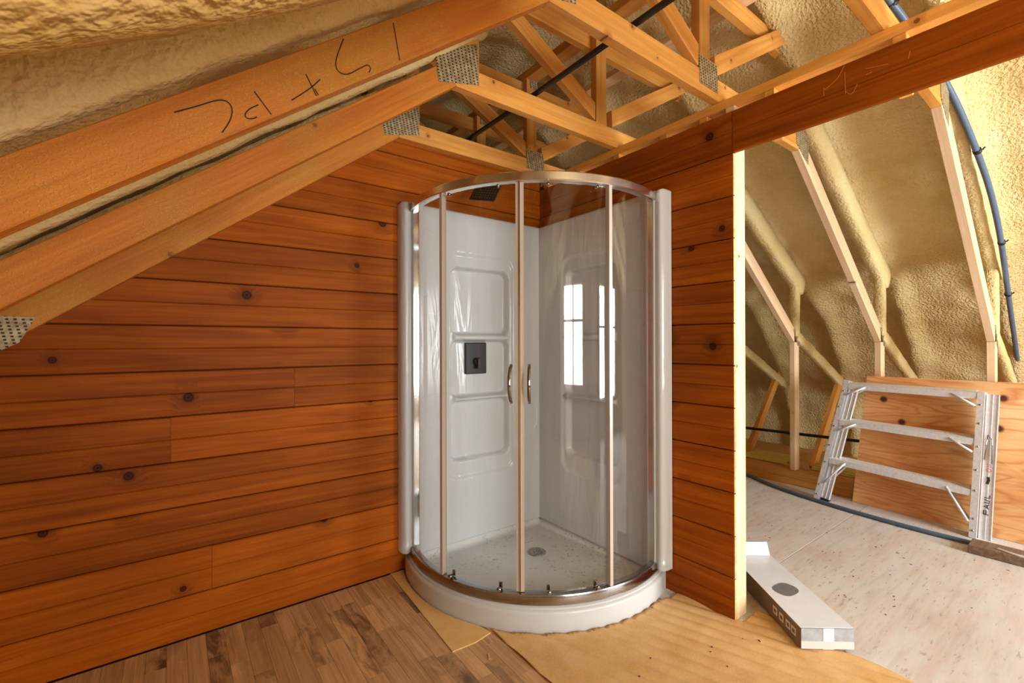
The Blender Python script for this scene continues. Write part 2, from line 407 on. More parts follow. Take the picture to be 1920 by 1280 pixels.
# ------------------------------------------------------------------ structure: roof foam (ceiling)
prof = [(-3.85, 0.0), (-3.70, 0.60), (-3.25, 1.10), (-2.6, 1.56), (-2.1, 1.96), (-1.65, 2.33), (-1.3, 2.63), (-1.02, 2.90), (-0.6, 3.14), (-0.05, 3.30),
        (0.45, 3.16), (0.85, 2.88), (1.30, 2.62), (2.5, 1.98), (3.25, 1.46), (3.75, 0.95), (4.0, 0.35), (4.02, -0.1)]
pp = smooth_path([(x, z, 0) for x, z in prof], 2)
pl = [0.0]
for a, b in zip(pp, pp[1:]): pl.append(pl[-1]+(b-a).length)
def prof_at(s):
    i = 0
    while i < len(pl)-2 and pl[i+1] < s: i += 1
    t = (s-pl[i])/(pl[i+1]-pl[i]); p = pp[i].lerp(pp[i+1], t); d = (pp[i+1]-pp[i]).normalized()
    return p.x, p.y, d.y, -d.x          # x, z and inward normal
def foam_roof():
    V = []; F = []
    ns = 300; y0, y1 = GY, 2.6; ny = int((y1-y0)/0.032)
    for i in range(ns+1):
        s = pl[-1]*i/ns; x, z, nx, nz = prof_at(s)
        for j in range(ny+1):
            y = y0+(y1-y0)*j/ny
            d = 0.0
            for ty in TS+[-2.48, -3.09, -3.7, -4.31]:
                e = (y-ty-0.02)/0.075; d += (0.085 if x > 0 else 0.04)*math.exp(-e*e)
            q = Vector((x, y, z))
            d += 0.055*noise.noise(q*1.6+Vector((3, 7, 1)))+0.03*noise.noise(q*4.3)+0.010*noise.noise(q*13)+0.006*noise.noise(q*31)
            V.append((x+nx*d, y+0.01*noise.noise(q*6), z+nz*d))
    for i in range(ns):
        for j in range(ny):
            a = i*(ny+1)+j; F.append((a, a+1, a+ny+2, a+ny+1))
    o = from_data('ceiling', V, F, 'foam', None, True)
    sm = o.modifiers.new('shell', 'SOLIDIFY'); sm.thickness = 0.08; sm.offset = -1.0
    return struct(o, 'yellow spray foam covering the curved roof')
# normals recalculated may point either way: thickness only has to leave the inside face alone
ceil = foam_roof()
ceil.modifiers.clear()

# ------------------------------------------------------------------ structure: floors
floor = box('floor', -3.8, 4.1, GY-0.1, 2.7, -0.12, -0.012, 'subfloor'); struct(floor, 'bare wooden subfloor')
def slab(name, x0, x1, y0, y1, z0, z1, mat, parent, bev=0.0012):
    o = box(name, -(x1-x0)/2, (x1-x0)/2, -(y1-y0)/2, (y1-y0)/2, z0, z1, mat, parent, bev)
    o.location = ((x0+x1)/2, (y0+y1)/2, 0); return o
# dusty plywood sheets of the far room (seam at y = -1.21)
for (x0, x1, y0, y1) in ((-0.10, 2.33, -1.207, 0.0), (-0.10, 2.33, -2.427, -1.211), (-0.10, 2.33, -3.65, -2.431), (-0.1, 2.33, GY, -3.654), (2.334, 3.95, GY, 2.6), (-0.1, 2.33, 0.004, 2.6), (-1.0, -0.104, -1.25, 0.0), (-1.0, -0.104, -3.0, -1.254)):
    slab('plywood_sheet', x0, x1, y0, y1, -0.012, 0.0, 'ply_floor' if -0.5 < x0 < 2 else 'subfloor', floor)
# laminate strips, running towards the plank wall
W = 0.066; strips = 0
x = -0.905
while x > -2.75:
    y = -0.004
    first = True
    while y > -1.75:
        L = random.choice((0.22, 0.30, 0.36, 0.44, 0.52)); L = L*(random.uniform(0.4, 1) if first else 1); first = False
        o = box('laminate_strip', -L/2+0.0003, L/2-0.0003, -W/2+0.0003, W/2-0.0003, -0.0125, 0.0, 'laminate', floor, 0.0006)
        o.rotation_euler = (0, 0, math.pi/2); o.location = (x-W/2, y-L/2, 0.001)
        y -= L; strips += 1
    x -= W
slab('laminate_field', -3.7, x, -1.75, -0.004, -0.0125, 0.0, 'laminate', floor)
slab('laminate_field', -3.7, -1.004, GY, -1.76, -0.0125, 0.0, 'laminate', floor)

# ------------------------------------------------------------------ structure: plank walls
def plank_mesh(L, h, t=0.020):
    """plank along local x, face at y=0 (front, -y side), with bevelled edges and a V groove half way up"""
    g = 0.0016; e = 0.005; m = h/2
    pr = [(t, g), (e, g), (0.0, g+e*0.8), (0.0, m-0.0035), (0.004, m), (0.0, m+0.0035), (0.0, h-g-e*0.8), (e, h-g), (t, h-g)]
    bm = bmesh.new(); a = [bm.verts.new((0.0005, y, z)) for y, z in pr]; b = [bm.verts.new((L-0.0005, y, z)) for y, z in pr]
    n = len(pr)
    for i in range(n): bm.faces.new((a[i], a[(i+1) % n], b[(i+1) % n], b[i]))
    bm.faces.new(a); bm.faces.new(b)
    bmesh.ops.recalc_face_normals(bm, faces=bm.faces[:])
    return bm
wall_a = box('wall_back', -3.4, 0.11, 0.021, 0.06, -0.01, 2.36, 'dark_gap')
bm = bmesh.new(); bm.from_mesh(wall_a.data)
bmesh.ops.bisect_plane(bm, geom=bm.verts[:]+bm.edges[:]+bm.faces[:], plane_co=(KX, 0, KZ+0.06), plane_no=(-SL, 0, 1), clear_outer=True)
bmesh.ops.holes_fill(bm, edges=bm.edges[:]); bm.to_mesh(wall_a.data); bm.free()
struct(wall_a, 'wall clad in horizontal red-brown stained pine planks')
butts = {1: [-1.87], 4: [-2.014], 5: [-1.54], 0: [-2.75], 2: [-2.9], 3: [-2.8], 7: [-2.75], 9: [-2.6]}
for k in range(13):
    z = k*P-0.0095 if k else 0.002
    top = min((k+1)*P-0.0095, 2.42); h = top-z
    xl = max(-3.35, KX-(KZ+0.05-z)/SL-0.02)
    cuts = [0.0]+[b for b in butts.get(k, []) if b > xl]+[xl]
    for xa, xb in zip(cuts, cuts[1:]):
        bm = plank_mesh(xa-xb, h)
        off = Vector((xb, 0, z))
        co = Vector((KX, 0, KZ+0.05))-off
        bmesh.ops.bisect_plane(bm, geom=bm.verts[:]+bm.edges[:]+bm.faces[:], plane_co=co, plane_no=(-SL, 0, 1), clear_outer=True)
        if not bm.verts: bm.free(); continue
        bmesh.ops.holes_fill(bm, edges=bm.edges[:])
        o = from_bm('plank', bm, 'stained', wall_a); o.location = off

YB = -1.33
wall_b = empty('wall_right', (0.02, 0, 0)); struct(wall_b, 'stud partition clad in red-brown planks with an open doorway')
def wb_plank(y0, y1, k, mat='stained'):
    bm = plank_mesh(y1-y0, P)
    o = from_bm('plank', bm, mat, wall_b)
    o.rotation_euler = (0, 0, -math.pi/2); o.location = (-0.02, y1, k*P)       # local x -> -y, local y -> +x
    # raw end grain on the doorway side
    return o
for k in range(11): wb_plank(YB+random.uniform(-0.0025, 0.002), 0.0, k)
wb_plank(YB+0.001, 0.0, 11); wb_plank(-3.3, YB-0.001, 11)
# raw plank ends
for k in range(11):
    o = box('plank_end', 0.002, 0.0195, -0.0012, 0.0, k*P+0.003, (k+1)*P-0.003, 'raw_edge', wall_b); o.location = (-0.02, YB-0.0026, 0)
def upright(name, x0, x1, y0, y1, z0, z1, mat, parent):
    o = beam(name, (0, 0), (z1-z0, 0), x1-x0, y1-y0, mat, None); o.parent = parent
    px = parent.location if parent else Vector()
    o.rotation_euler = (0, -math.pi/2, 0); o.location = (x1-px.x, (y0+y1)/2-px.y, z0-px.z); return o
def runner(name, x0, x1, y0, y1, z0, z1, mat, parent):
    """timber running along Y"""
    o = beam(name, (0, 0), (y1-y0, 0), z1-z0, x1-x0, mat, None); o.parent = parent
    px = parent.location if parent else Vector()
    o.rotation_euler = (0, 0, math.pi/2); o.location = ((x0+x1)/2-px.x, y0-px.y, z0-px.z); return o
bk = box('light_blocking_sheet', 0.0, 0.0008, YB+0.002, 0.0, 0.0, 12*P, 'dark_gap', wall_b); bk2 = box('light_blocking_sheet', 0.0, 0.0008, -3.3, YB+0.002, 11*P+0.003, 12*P, 'stud', wall_b)  # unseen sheets added to stop light leaking through the plank gaps
runner('sole_plate', 0.021, 0.112, YB+0.005, 0.0, 0.0, 0.040, 'stud', wall_b)
runner('top_plate', 0.0205, 0.112, -3.3, 0.02, 2.321, 2.361, 'lumber', wall_b)
upright('stud', 0.021, 0.112, YB-0.001, YB+0.041, 0.0, 2.32, 'stud', wall_b)
for yy in (-0.06, -0.36, -0.67, -0.98, -1.20):
    upright('stud', 0.021, 0.112, yy, yy+0.041, 0.04, 2.32, 'lumber', wall_b)
for yy in (-1.50, -1.93, -2.36, -2.8):
    upright('stud', 0.021, 0.112, yy, yy+0.041, 2.13, 2.32, 'lumber', wall_b)
# rest of the partition behind the camera
rear = box('wall_right_rear', 0.0, 0.11, GY, -2.75, 0.0, 2.1, 'stained'); struct(rear)
# gable ends
def gable(name, y, holes, mat):
    zs = sorted({0.0, 3.5}|{h[2] for h in holes}|{h[3] for h in holes}); xs = sorted({-3.7, 4.0}|{h[0] for h in holes}|{h[1] for h in holes})
    bm = bmesh.new()
    for a, b in zip(xs, xs[1:]):
        for c, d in zip(zs, zs[1:]):
            if any(h[0] <= a and b <= h[1] and h[2] <= c and d <= h[3] for h in holes): continue
            addbox(bm, a, b, y-0.1, y, c, d)
    return struct(from_bm(name, bm, mat))
gable('wall_front', GY, [(0.55, 1.95, 0.45, 2.05), (-1.7, -0.4, 0.65, 2.05)], 'foam')
gable('wall_far', 2.6, [], 'foam')
for n, (a, b, c, d) in enumerate(((0.55, 1.95, 0.45, 2.05), (-1.7, -0.4, 0.65, 2.05))):
    wdw = empty('window_%d' % (n+1), ((a+b)/2, GY-0.06, c)); struct(wdw)
    w, h = b-a, d-c
    for nm, x0, x1, z0, z1 in (('frame_rail', -w/2, w/2, 0, 0.05), ('frame_rail', -w/2, w/2, h-0.05, h), ('frame_stile', -w/2, -w/2+0.05, 0.05, h-0.05), ('frame_stile', w/2-0.05, w/2, 0.05, h-0.05), ('frame_stile', -0.025, 0.025, 0.05, h-0.05), ('frame_rail', -w/2+0.05, w/2-0.05, h*0.62, h*0.62+0.03)):
        box(nm, x0, x1, -0.03, 0.03, z0, z1, 'white_plastic', wdw)
    box('pane', -w/2+0.05, w/2-0.05, -0.004, 0.004, 0.05, h-0.05, 'glass', wdw)

# ------------------------------------------------------------------ roof trusses
def plate(parent, pts, y, name='gusset_plate'):
    c = Vector((sum(p[0] for p in pts)/len(pts), 0, sum(p[1] for p in pts)/len(pts)))
    n = len(pts); V = [(p[0]-c.x, -0.002, p[1]-c.z) for p in pts]+[(p[0]-c.x, 0.001, p[1]-c.z) for p in pts]
    F = [tuple(range(n)), tuple(range(2*n-1, n-1, -1))]+[(i, (i+1) % n, n+(i+1) % n, n+i) for i in range(n)]
    o = from_data(name, V, F, 'gusset', parent); o.location = (c.x, y, c.z); o['label'] = 'punched galvanised connector plate'; return o
TL = ['roof truss in the far bay, second behind the plank wall', 'roof truss just behind the plank wall, seen above its ceiling tie',
      'roof truss directly on top of the red plank wall', 'roof truss over the shower, middle of the three with bare sloping chords',
      'nearest roof truss with pencil writing on its sloping chord', 'roof truss at upper right whose right leg carries the blue-grey pipe']
MIT = 0.338; TH = 0.042; DP = 0.100
trusses = []
for ti, ty in enumerate(TS):
    t = empty('roof_truss', (0, ty+TH/2, 0)); tag(t, TL[ti], 'truss', 'roof trusses'); trusses.append(t)
    spr = 'lumber_sprayed' if ti >= 2 else 'lumber'
    yb = lambda x: KZ+SL*(x-KX)
    if ti < 5:
        beam('sloping_chord', (-2.49, yb(-2.49)), (KX, KZ), DP, TH, spr, t, sa=0.75, sb=MIT)
        vpost('knee_post', -2.62, -2.53, 0.0, 1.24, TH, 'lumber', t)
        beam('foamed_chord', (-3.0, yb(-3.0)+0.155), (-0.86, yb(-0.86)+0.155), 0.13, 0.075, 'foam_coat', t, foam=0.10)
        vpost('knee_web', -0.985, -0.905, KZ+DP, 3.0, TH, 'lumber', t)
    beam('ceiling_tie', (KX, KZ), (0.90, KZ), DP, TH, 'lumber', t, sa=-MIT, sb=MIT)
    k_ = beam('king_post', (0, 0), (0.53, 0), 0.082, TH, 'lumber', t)
    k_.location = (-0.060, 0, KZ+DP); k_.rotation_euler = (0, -math.pi/2, 0)
    beam('diagonal_web', (-1.02, 2.925), (-0.150, 2.468), 0.085, TH, 'lumber', t, sb=-0.5)
    beam('diagonal_web', (-0.010, 2.468), (0.93, 3.03), 0.085, TH, 'lumber', t, sa=0.5)
    beam('upper_collar', (-1.0, 2.888), (0.80, 2.888), 0.095, TH, 'lumber', t, yoff=0.043)
    # right-hand half
    sR = -0.7475
    beam('sloping_chord', (0.895, KZ), (2.385, 1.248), DP, TH, 'stud' if ti > 1 else 'lumber', t, sa=-MIT, sb=-0.75)
    vpost('knee_post', 2.388, 2.478, 0.115, 1.248, TH, 'stud', t)
    vpost('foamed_web', 2.40, 2.49, 1.30, 1.78, 0.07, 'foam_coat', t, foam=0.10)
    beam('foamed_chord', (0.75, 2.672), (2.52, 1.665), 0.17, 0.085, 'foam_coat', t, foam=0.10)
    beam('foamed_chord', (2.44, 1.262), (3.9, 0.62), 0.095, 0.06, 'foam_coat', t, foam=0.10)
    beam('tail_web', (2.85, 0.03), (3.60, 0.86), 0.085, TH, 'lumber', t)
    vpost('knee_web', 0.86, 0.94, KZ+DP, 2.66, TH, 'lumber', t)
    yp = -TH/2-0.0012
    if ti < 5: plate(t, [(-1.126, 2.475), (-0.915, 2.585), (-0.908, 2.402), (-1.108, 2.352)], yp)
    if ti in (0, 2, 4): plate(t, [(-0.152, 2.520), (-0.005, 2.520), (0.005, 2.395), (-0.145, 2.395)], yp)
    if ti in (0, 1, 2): plate(t, [(-0.115, 3.01), (-0.055, 3.01), (-0.055, 2.93), (-0.115, 2.93)], yp)
    if ti == 2: plate(t, [(-2.56, 1.35), (-2.40, 1.345), (-2.44, 1.255), (-2.56, 1.18)], yp)
    plate(t, [(0.84, 2.52), (1.02, 2.46), (1.02, 2.30), (0.96, 2.33), (0.86, 2.39)], yp)
    plate(t, [(2.36, 1.36), (2.47, 1.36), (2.49, 1.20), (2.45, 1.22)], yp)
# golden foam crust over the sloping chord of the truss nearest the camera
t4 = trusses[5]
beam('foamed_chord', (-2.75, 1.127), (-1.1, 2.125), 0.34, 0.16, 'foam_gold', t4, foam=0.06, yoff=0.05)
# pencil writing on the third truss's chord
t3 = trusses[4]; fn3 = lambda a, b, o_: (a, -TH/2-o_-0.0003, b)
def w3(*pts):     # pixel-measured strokes already expressed in the chord's plane (x, z)
    ribbon('pencil_mark', smooth_path([(p[0], p[1], 0) for p in pts], 2), 0.0022, fn3, 'ink', t3)
w3((-2.005, 1.702), (-1.970, 1.724), (-1.933, 1.750), (-1.916, 1.752), (-1.907, 1.739), (-1.911, 1.713), (-1.926, 1.684))
w3((-1.860, 1.762), (-1.877, 1.748), (-1.886, 1.734), (-1.883, 1.726), (-1.871, 1.728), (-1.863, 1.735))
w3((-1.868, 1.788), (-1.835, 1.748))
w3((-1.795, 1.792), (-1.756, 1.831), (-1.734, 1.860))
w3((-1.765, 1.861), (-1.742, 1.819))
w3((-1.746, 1.834), (-1.738, 1.822))
w3((-1.681, 1.975), (-1.700, 1.918), (-1.698, 1.893), (-1.675, 1.889), (-1.643, 1.918), (-1.622, 1.936), (-1.615, 1.928), (-1.620, 1.916))
w3((-1.557, 2.065), (-1.540, 1.976))

# long members above the ceiling ties
rb = runner('ridge_brace', -0.145, -0.055, -2.6, 2.4, 2.985, 3.04, 'lumber', None); tag(rb, 'long timber brace running across the truss king posts up in the roof', 'timber')
rb2 = runner('roof_brace', 0.285, 0.375, -2.6, 2.4, 2.985, 3.025, 'stud', None); tag(rb2, 'timber brace, coloured pale as if lit, running along the right roof slope above the partition', 'timber')
bp = tube('black_pipe', [(-0.565, y, 2.487+0.004*math.sin(y*3)) for y in fr(-2.4, 0.08, 24)], 0.0130, 'rubber', None, 12)
tag(bp, 'thin black pipe resting across the ceiling ties', 'pipe')

# ------------------------------------------------------------------ shower cabin
sh = empty('corner_shower', (-0.4, -0.4, 0)); tag(sh, 'rounded corner shower cabin with curved sliding glass doors and white walls', 'shower')
SO = Vector((-0.4, -0.4, 0))
CX = -0.275
def arc(a, r): return (CX-r*math.cos(a), CX-r*math.sin(a))
def a_start(r, y=0.0): return -math.asin((-CX+y)/r)      # where the circle meets the plane at distance -y from the wall
def loop(r, wall, n=64):
    a0 = math.asin((CX+wall)/r) if True else 0
    pts = [arc(a0+(math.pi/2-2*a0)*i/n, r) for i in range(n+1)]
    pts.append((-wall, -wall)); return pts
def lift(pts): return [Vector(p)-SO for p in pts]
def tray():
    rings = [(0.757, 0.0, 0.0), (0.757, 0.0, 0.078), (0.755, 0.0, 0.086), (0.749, 0.0, 0.091), (0.742, 0.002, 0.093), (0.742, 0.003, 0.099), (0.737, 0.004, 0.102), (0.688, 0.03, 0.102), (0.680, 0.036, 0.098), (0.668, 0.05, 0.070), (0.655, 0.065, 0.055), (0.63, 0.085, 0.050)]
    V = []; F = []; n = 66
    for r, w, z in rings: V += [(x, y, z) for x, y in loop(r, w)]
    for k in range(6):
        f = 1-(k+1)/6.5
        for x, y in loop(0.63, 0.085): V.append((-0.33+(x+0.33)*f, -0.355+(y+0.355)*f, 0.044+0.006*f))
    R_ = len(rings)+6
    for i in range(R_-1):
        for j in range(n): F.append((i*n+j, i*n+(j+1) % n, (i+1)*n+(j+1) % n, (i+1)*n+j))
    F.append(tuple((R_-1)*n+j for j in range(n)))
    o = from_data('tray', lift(V), F, 'tray', sh, True)
    o.data.materials.append(M['tray_front'])
    for p in o.data.polygons:
        c = p.center
        if c.z > 0.09 or max(math.hypot(v_.x+SO.x-CX, v_.y+SO.y-CX) for v_ in (o.data.vertices[i].co for i in p.vertices)) > 0.70: p.material_index = 1
    return o
tr = tray()
md = tr.modifiers.new('edge', 'EDGE_SPLIT'); md.split_angle = math.radians(40)
d = from_data('drain', lift([(-0.33+0.052*math.cos(a)*k, -0.355+0.052*math.sin(a)*k, z) for k, z in ((1.0, 0.044), (1.0, 0.049), (0.9, 0.052)) for a in fr(0, 2*math.pi*31/32, 32)]),
    [(i*32+j, i*32+(j+1) % 32, (i+1)*32+(j+1) % 32, (i+1)*32+j) for i in range(2) for j in range(32)]+[tuple(64+j for j in range(32))], 'grate', tr); d['label'] = 'round grey drain cover'
box('screw_hole', -0.9815+0.4, -0.9795+0.4, -0.036+0.4, -0.028+0.4, 0.06, 0.068, 'black', tr)

def sdbox(x, z, cx, cz, hx, hz, r):
    qx = abs(x-cx)-hx+r; qz = abs(z-cz)-hz+r
    return math.hypot(max(qx, 0), max(qz, 0))+min(max(qx, qz), 0)-r
def sstep(a, b, v):
    t = min(max((v-a)/(b-a), 0), 1); return t*t*(3-2*t)
Z0, Z1 = 0.094, 2.025
def panel(name, side):
    ss = [0.058]+fr(0.064, 0.22, 8)+fr(0.23, 0.80, 112)+fr(0.81, 0.885, 6)+[0.888, 0.894, 0.900, 0.904, 0.910, 0.918, 0.926, 0.932, 0.936, 0.940, 0.943, 0.948, 0.956, 0.964, 0.968, 0.972, 0.980, 0.986, 0.990, 0.996, 1.004, 1.010, 1.015, 1.019, 1.021, 1.022]
    zz = [Z0, 0.10, 0.2, 0.3, 0.38]+fr(0.42, 1.82, 230)+fr(1.86, 1.99, 5)+[2.0, 2.008, 2.014, 2.019, 2.023, Z1]
    V = []; F = []
    def depth(s, z):
        base = 0.060
        # first level recess around all shelves, then the three trays
        a = -0.012*sstep(0.012, -0.012, sdbox(s, z, 0.510, 1.115, 0.232, 0.655, 0.07))
        for cz, hz in ((1.495, 0.200), (1.096, 0.172), (0.735, 0.180)):
            a -= 0.042*sstep(0.004, -0.016, sdbox(s, z, 0.507, cz, 0.208, hz, 0.05))
        # ledge bulging forward between trays
        for cz in (1.281, 0.920): a += 0.016*sstep(0.006, -0.018, sdbox(s, z, 0.507, cz, 0.20, 0.021, 0.015))
        dd = base+a
        if s > 0.885:
            f = [(0.885, 0.060), (0.894, 0.066), (0.925, 0.066), (0.932, 0.060), (0.940, 0.060), (0.948, 0.072), (0.964, 0.074), (0.970, 0.066), (0.980, 0.066), (0.990, 0.073), (1.004, 0.073), (1.013, 0.062), (1.019, 0.050), (1.0215, 0.030), (1.022, 0.004)]
            for (p, u), (q, w) in zip(f, f[1:]):
                if p <= s <= q: dd = u+(w-u)*(s-p)/(q-p); break
        top = sstep(Z1+0.001, Z1-0.018, z); 
        return 0.002+(dd-0.002)*(0.35+0.65*top)
    for z in zz:
        for s in ss:
            zc = z
            if s > 0.94: zc = max(z, 0.118)
            if s > 0.985: zc = min(zc, 2.025-0.02*((s-0.985)/0.037)**2)
            dd = depth(s, z)
            V.append((-s, -dd, zc) if side == 'L' else (-dd, -s, zc))
    n = len(ss)
    for i in range(len(zz)-1):
        for j in range(n-1): F.append((i*n+j, i*n+j+1, (i+1)*n+j+1, (i+1)*n+j))
    # close the top and bottom rims to the wall
    for row, zc in ((len(zz)-1, Z1), (0, Z0)):
        b = len(V)
        for j, s in enumerate(ss):
            z_ = V[row*n+j][2]; V.append((-s, -0.001, z_) if side == 'L' else (-0.001, -s, z_))
        for j in range(n-1): F.append((row*n+j, row*n+j+1, b+j+1, b+j))
    return from_data(name, lift(V), F, 'acrylic', sh, True)
pL = panel('wall_panel', 'L'); pR = panel('wall_panel', 'R')

def sweep(name, prof_, a0, a1, mat, parent, n=56, smooth=True, split=35):
    V = []; F = []; m = len(prof_)
    for i in range(n+1):
        a = a0+(a1-a0)*i/n
        for r, z in prof_: x, y = arc(a, r); V.append((x, y, z))
    for i in range(n):
        for j in range(m): F.append((i*m+j, i*m+(j+1) % m, (i+1)*m+(j+1) % m, (i+1)*m+j))
    F.append(tuple(range(m))); F.append(tuple(n*m+j for j in range(m)))
    o = from_data(name, lift(V), F, mat, parent, smooth)
    e = o.modifiers.new('edge', 'EDGE_SPLIT'); e.split_angle = math.radians(split)
    return o
D = math.radians
A0 = math.asin((CX+0.045)/0.70); A1 = math.pi/2-A0
tb = sweep('bottom_track', [(0.728, 0.100), (0.731, 0.104), (0.731, 0.138), (0.727, 0.146), (0.718, 0.149), (0.694, 0.149), (0.692, 0.146), (0.692, 0.100)], A0, A1, 'track', sh)
tt = sweep('top_rail', [(0.690, 1.962), (0.726, 1.962), (0.730, 1.966), (0.731, 1.998), (0.727, 2.003), (0.694, 2.003), (0.690, 1.999)], A0, A1, 'brushed', sh)
for aa, nm in ((A0, 'L'), (A1, 'R')):
    x, y = arc(aa, 0.711)
    w0, w1 = 0.019, 0.030
    if nm == 'L': box('wall_jamb', x-w0-SO.x, x+w0-SO.x, -0.078-SO.y, -0.036-SO.y, 0.149, 1.985, 'chrome', sh, 0.004, 2)
    else: box('wall_jamb', -0.078-SO.x, -0.036-SO.x, y-w0-SO.y, y+w0-SO.y, 0.149, 1.985, 'chrome', sh, 0.004, 2)
def pane(name, a0, a1, r, z0=0.150, z1=1.962, n=28, th=0.005):
    o = sweep(name, [(r, z0), (r+th, z0), (r+th, z1), (r, z1)], a0, a1, 'glass', sh, n)
    return o
aF0, aF1 = D(12.5), D(78.6)
pane('fixed_glass', A0+D(1.5), aF0, 0.716)
pane('fixed_glass', aF1, A1-D(1.5), 0.716)
g1 = pane('sliding_glass_door', aF0-D(2.0), D(44.6), 0.703, 0.152, 1.960)
g2 = pane('sliding_glass_door', D(45.4), aF1+D(2.0), 0.703, 0.152, 1.960)
def bar(name, a, w, r0, r1, mat, parent, z0=0.150, z1=1.962):
    return sweep(name, [(r0, z0), (r1, z0), (r1, z1), (r0, z1)], a-w/2, a+w/2, mat, parent, 3)
for a in (aF0, aF1): bar('glass_edge_strip', a, D(1.3), 0.700, 0.728, 'seal', sh)
for gd, s in ((g1, -1), (g2, 1)):
    b1 = bar('door_seal', D(45)+s*D(0.85), D(1.15), 0.699, 0.713, 'seal', gd, 0.152, 1.960)
    b2 = bar('door_seal', D(45)+s*D(0.16), D(0.26), 0.697, 0.717, 'brushed', gd, 0.152, 1.960)
    ah = D(45)+s*D(3.3)
    pts = []
    for i in range(15):
        k = i/14; z = 0.985+0.165*k; out = 0.046*math.sin(math.pi*k)**0.7 if 0 < k < 1 else 0.0
        x, y = arc(ah-D(0.6)*s*0, 0.706+out); pts.append((x, y, z))
    h_ = tube('door_handle', lift(pts), [0.0075]*15, 'dark_chrome', gd, 10); h_['label'] = 'small bowed chrome pull handle'
    angs = (17, 37.5) if s < 0 else (55, 73)
    for a_ in angs:
        for z_ in (0.158, 1.945):
            x, y = arc(D(a_), 0.716)
            hh = 0.024 if z_ < 1 else 0.012
            w_ = tube('roller', lift([(x, y, z_), (arc(D(a_), 0.732)[0], arc(D(a_), 0.732)[1], z_)]), 0.010 if z_ < 1 else 0.007, 'dark_chrome', gd, 12)
            if z_ < 1:
                x2, y2 = arc(D(a_), 0.699); box('roller_bracket', -0.008, 0.008, -0.004, 0.004, -0.006, 0.022, 'dark_chrome', gd, 0.003, 2, Matrix.Translation(Vector((x2, y2, z_))-SO) @ Matrix.Rotation(D(a_)+math.pi/2, 4, 'Z'))
# mixer valve on the left wall panel (centre tray)
mv = box('mixer_valve', -0.074, 0.074, -0.026, -0.004, -0.095, 0.095, 'black', sh, 0.006, 2); mv['label'] = 'black rectangular mixer plate with lever'
mv.location = Vector((-0.528, 0.0, 1.156))-SO
tube('valve_collar', [(0, -0.026, -0.02), (0, -0.044, -0.02)], 0.024, 'black', mv, 20)
box('lever', -0.011, 0.011, -0.064, -0.042, -0.062, 0.0, 'black', mv, 0.003, 2)
# rain shower head
def rot3(rx, rz, ry): return Matrix.Rotation(rz, 3, 'Z') @ Matrix.Rotation(rx, 3, 'X') @ Matrix.Rotation(ry, 3, 'Y')
R3 = rot3(1.1, -1.58, 0.49); nrm = R3 @ Vector((0, 0, 1)); tocam = Vector((-2.0086, -2.3652, 1.2502))-Vector((-0.64, -0.31, 2.09))
sg = 1 if nrm.dot(tocam) > 0 else -1
MH = R3.to_4x4()
hd = box('shower_head', -0.08, 0.08, -0.08, 0.08, min(0, -sg*0.010), max(0, -sg*0.010), 'black', sh, 0.002, 1, MH); hd['label'] = 'square black rain shower head'
hd.location = Vector((-0.64, -0.31, 2.09))-SO
bm = bmesh.new()
for i in range(9):
    for j in range(9):
        x_, y_ = -0.064+i*0.016, -0.064+j*0.016
        bmesh.ops.create_cone(bm, cap_ends=True, segments=6, radius1=0.0022, radius2=0.0015, depth=0.003, matrix=MH @ Matrix.Translation((x_, y_, sg*0.0015)))
no = from_bm('nozzles', bm, plain('grey_nozzle', srgb(96, 92, 84), 0.5), hd); no['kind'] = 'stuff'
c0 = -nrm*sg*0.010
tube('shower_arm', smooth_path([tuple(c0), tuple(c0-nrm*sg*0.05), (0.17, 0.22, 0.085), (0.19, 0.309, 0.09)], 2), 0.011, 'black', hd, 12)

# ------------------------------------------------------------------ things on the floor by the shower
def sheet(name, poly, z0, z1, mat, label, cat):
    n = len(poly); V = [(x, y, z0) for x, y in poly]+[(x, y, z1) for x, y in poly]
    F = [tuple(range(n-1, -1, -1)), tuple(range(n, 2*n))]+[(i, (i+1) % n, n+(i+1) % n, n+i) for i in range(n)]
    return tag(from_data(name, V, F, mat), label, cat)
arcpts = [arc(D(a), 0.764) for a in fr(-20.6, 31, 22)]
sheet('board_offcut', [(-1.066, -0.004), (-1.104, -0.750), (-1.0, -0.757), (-0.912, -0.742)]+[(x, y) for x, y in reversed(arcpts)], 0.0015, 0.006, 'card', 'cream board offcut lying between the laminate and the shower tray', 'board')
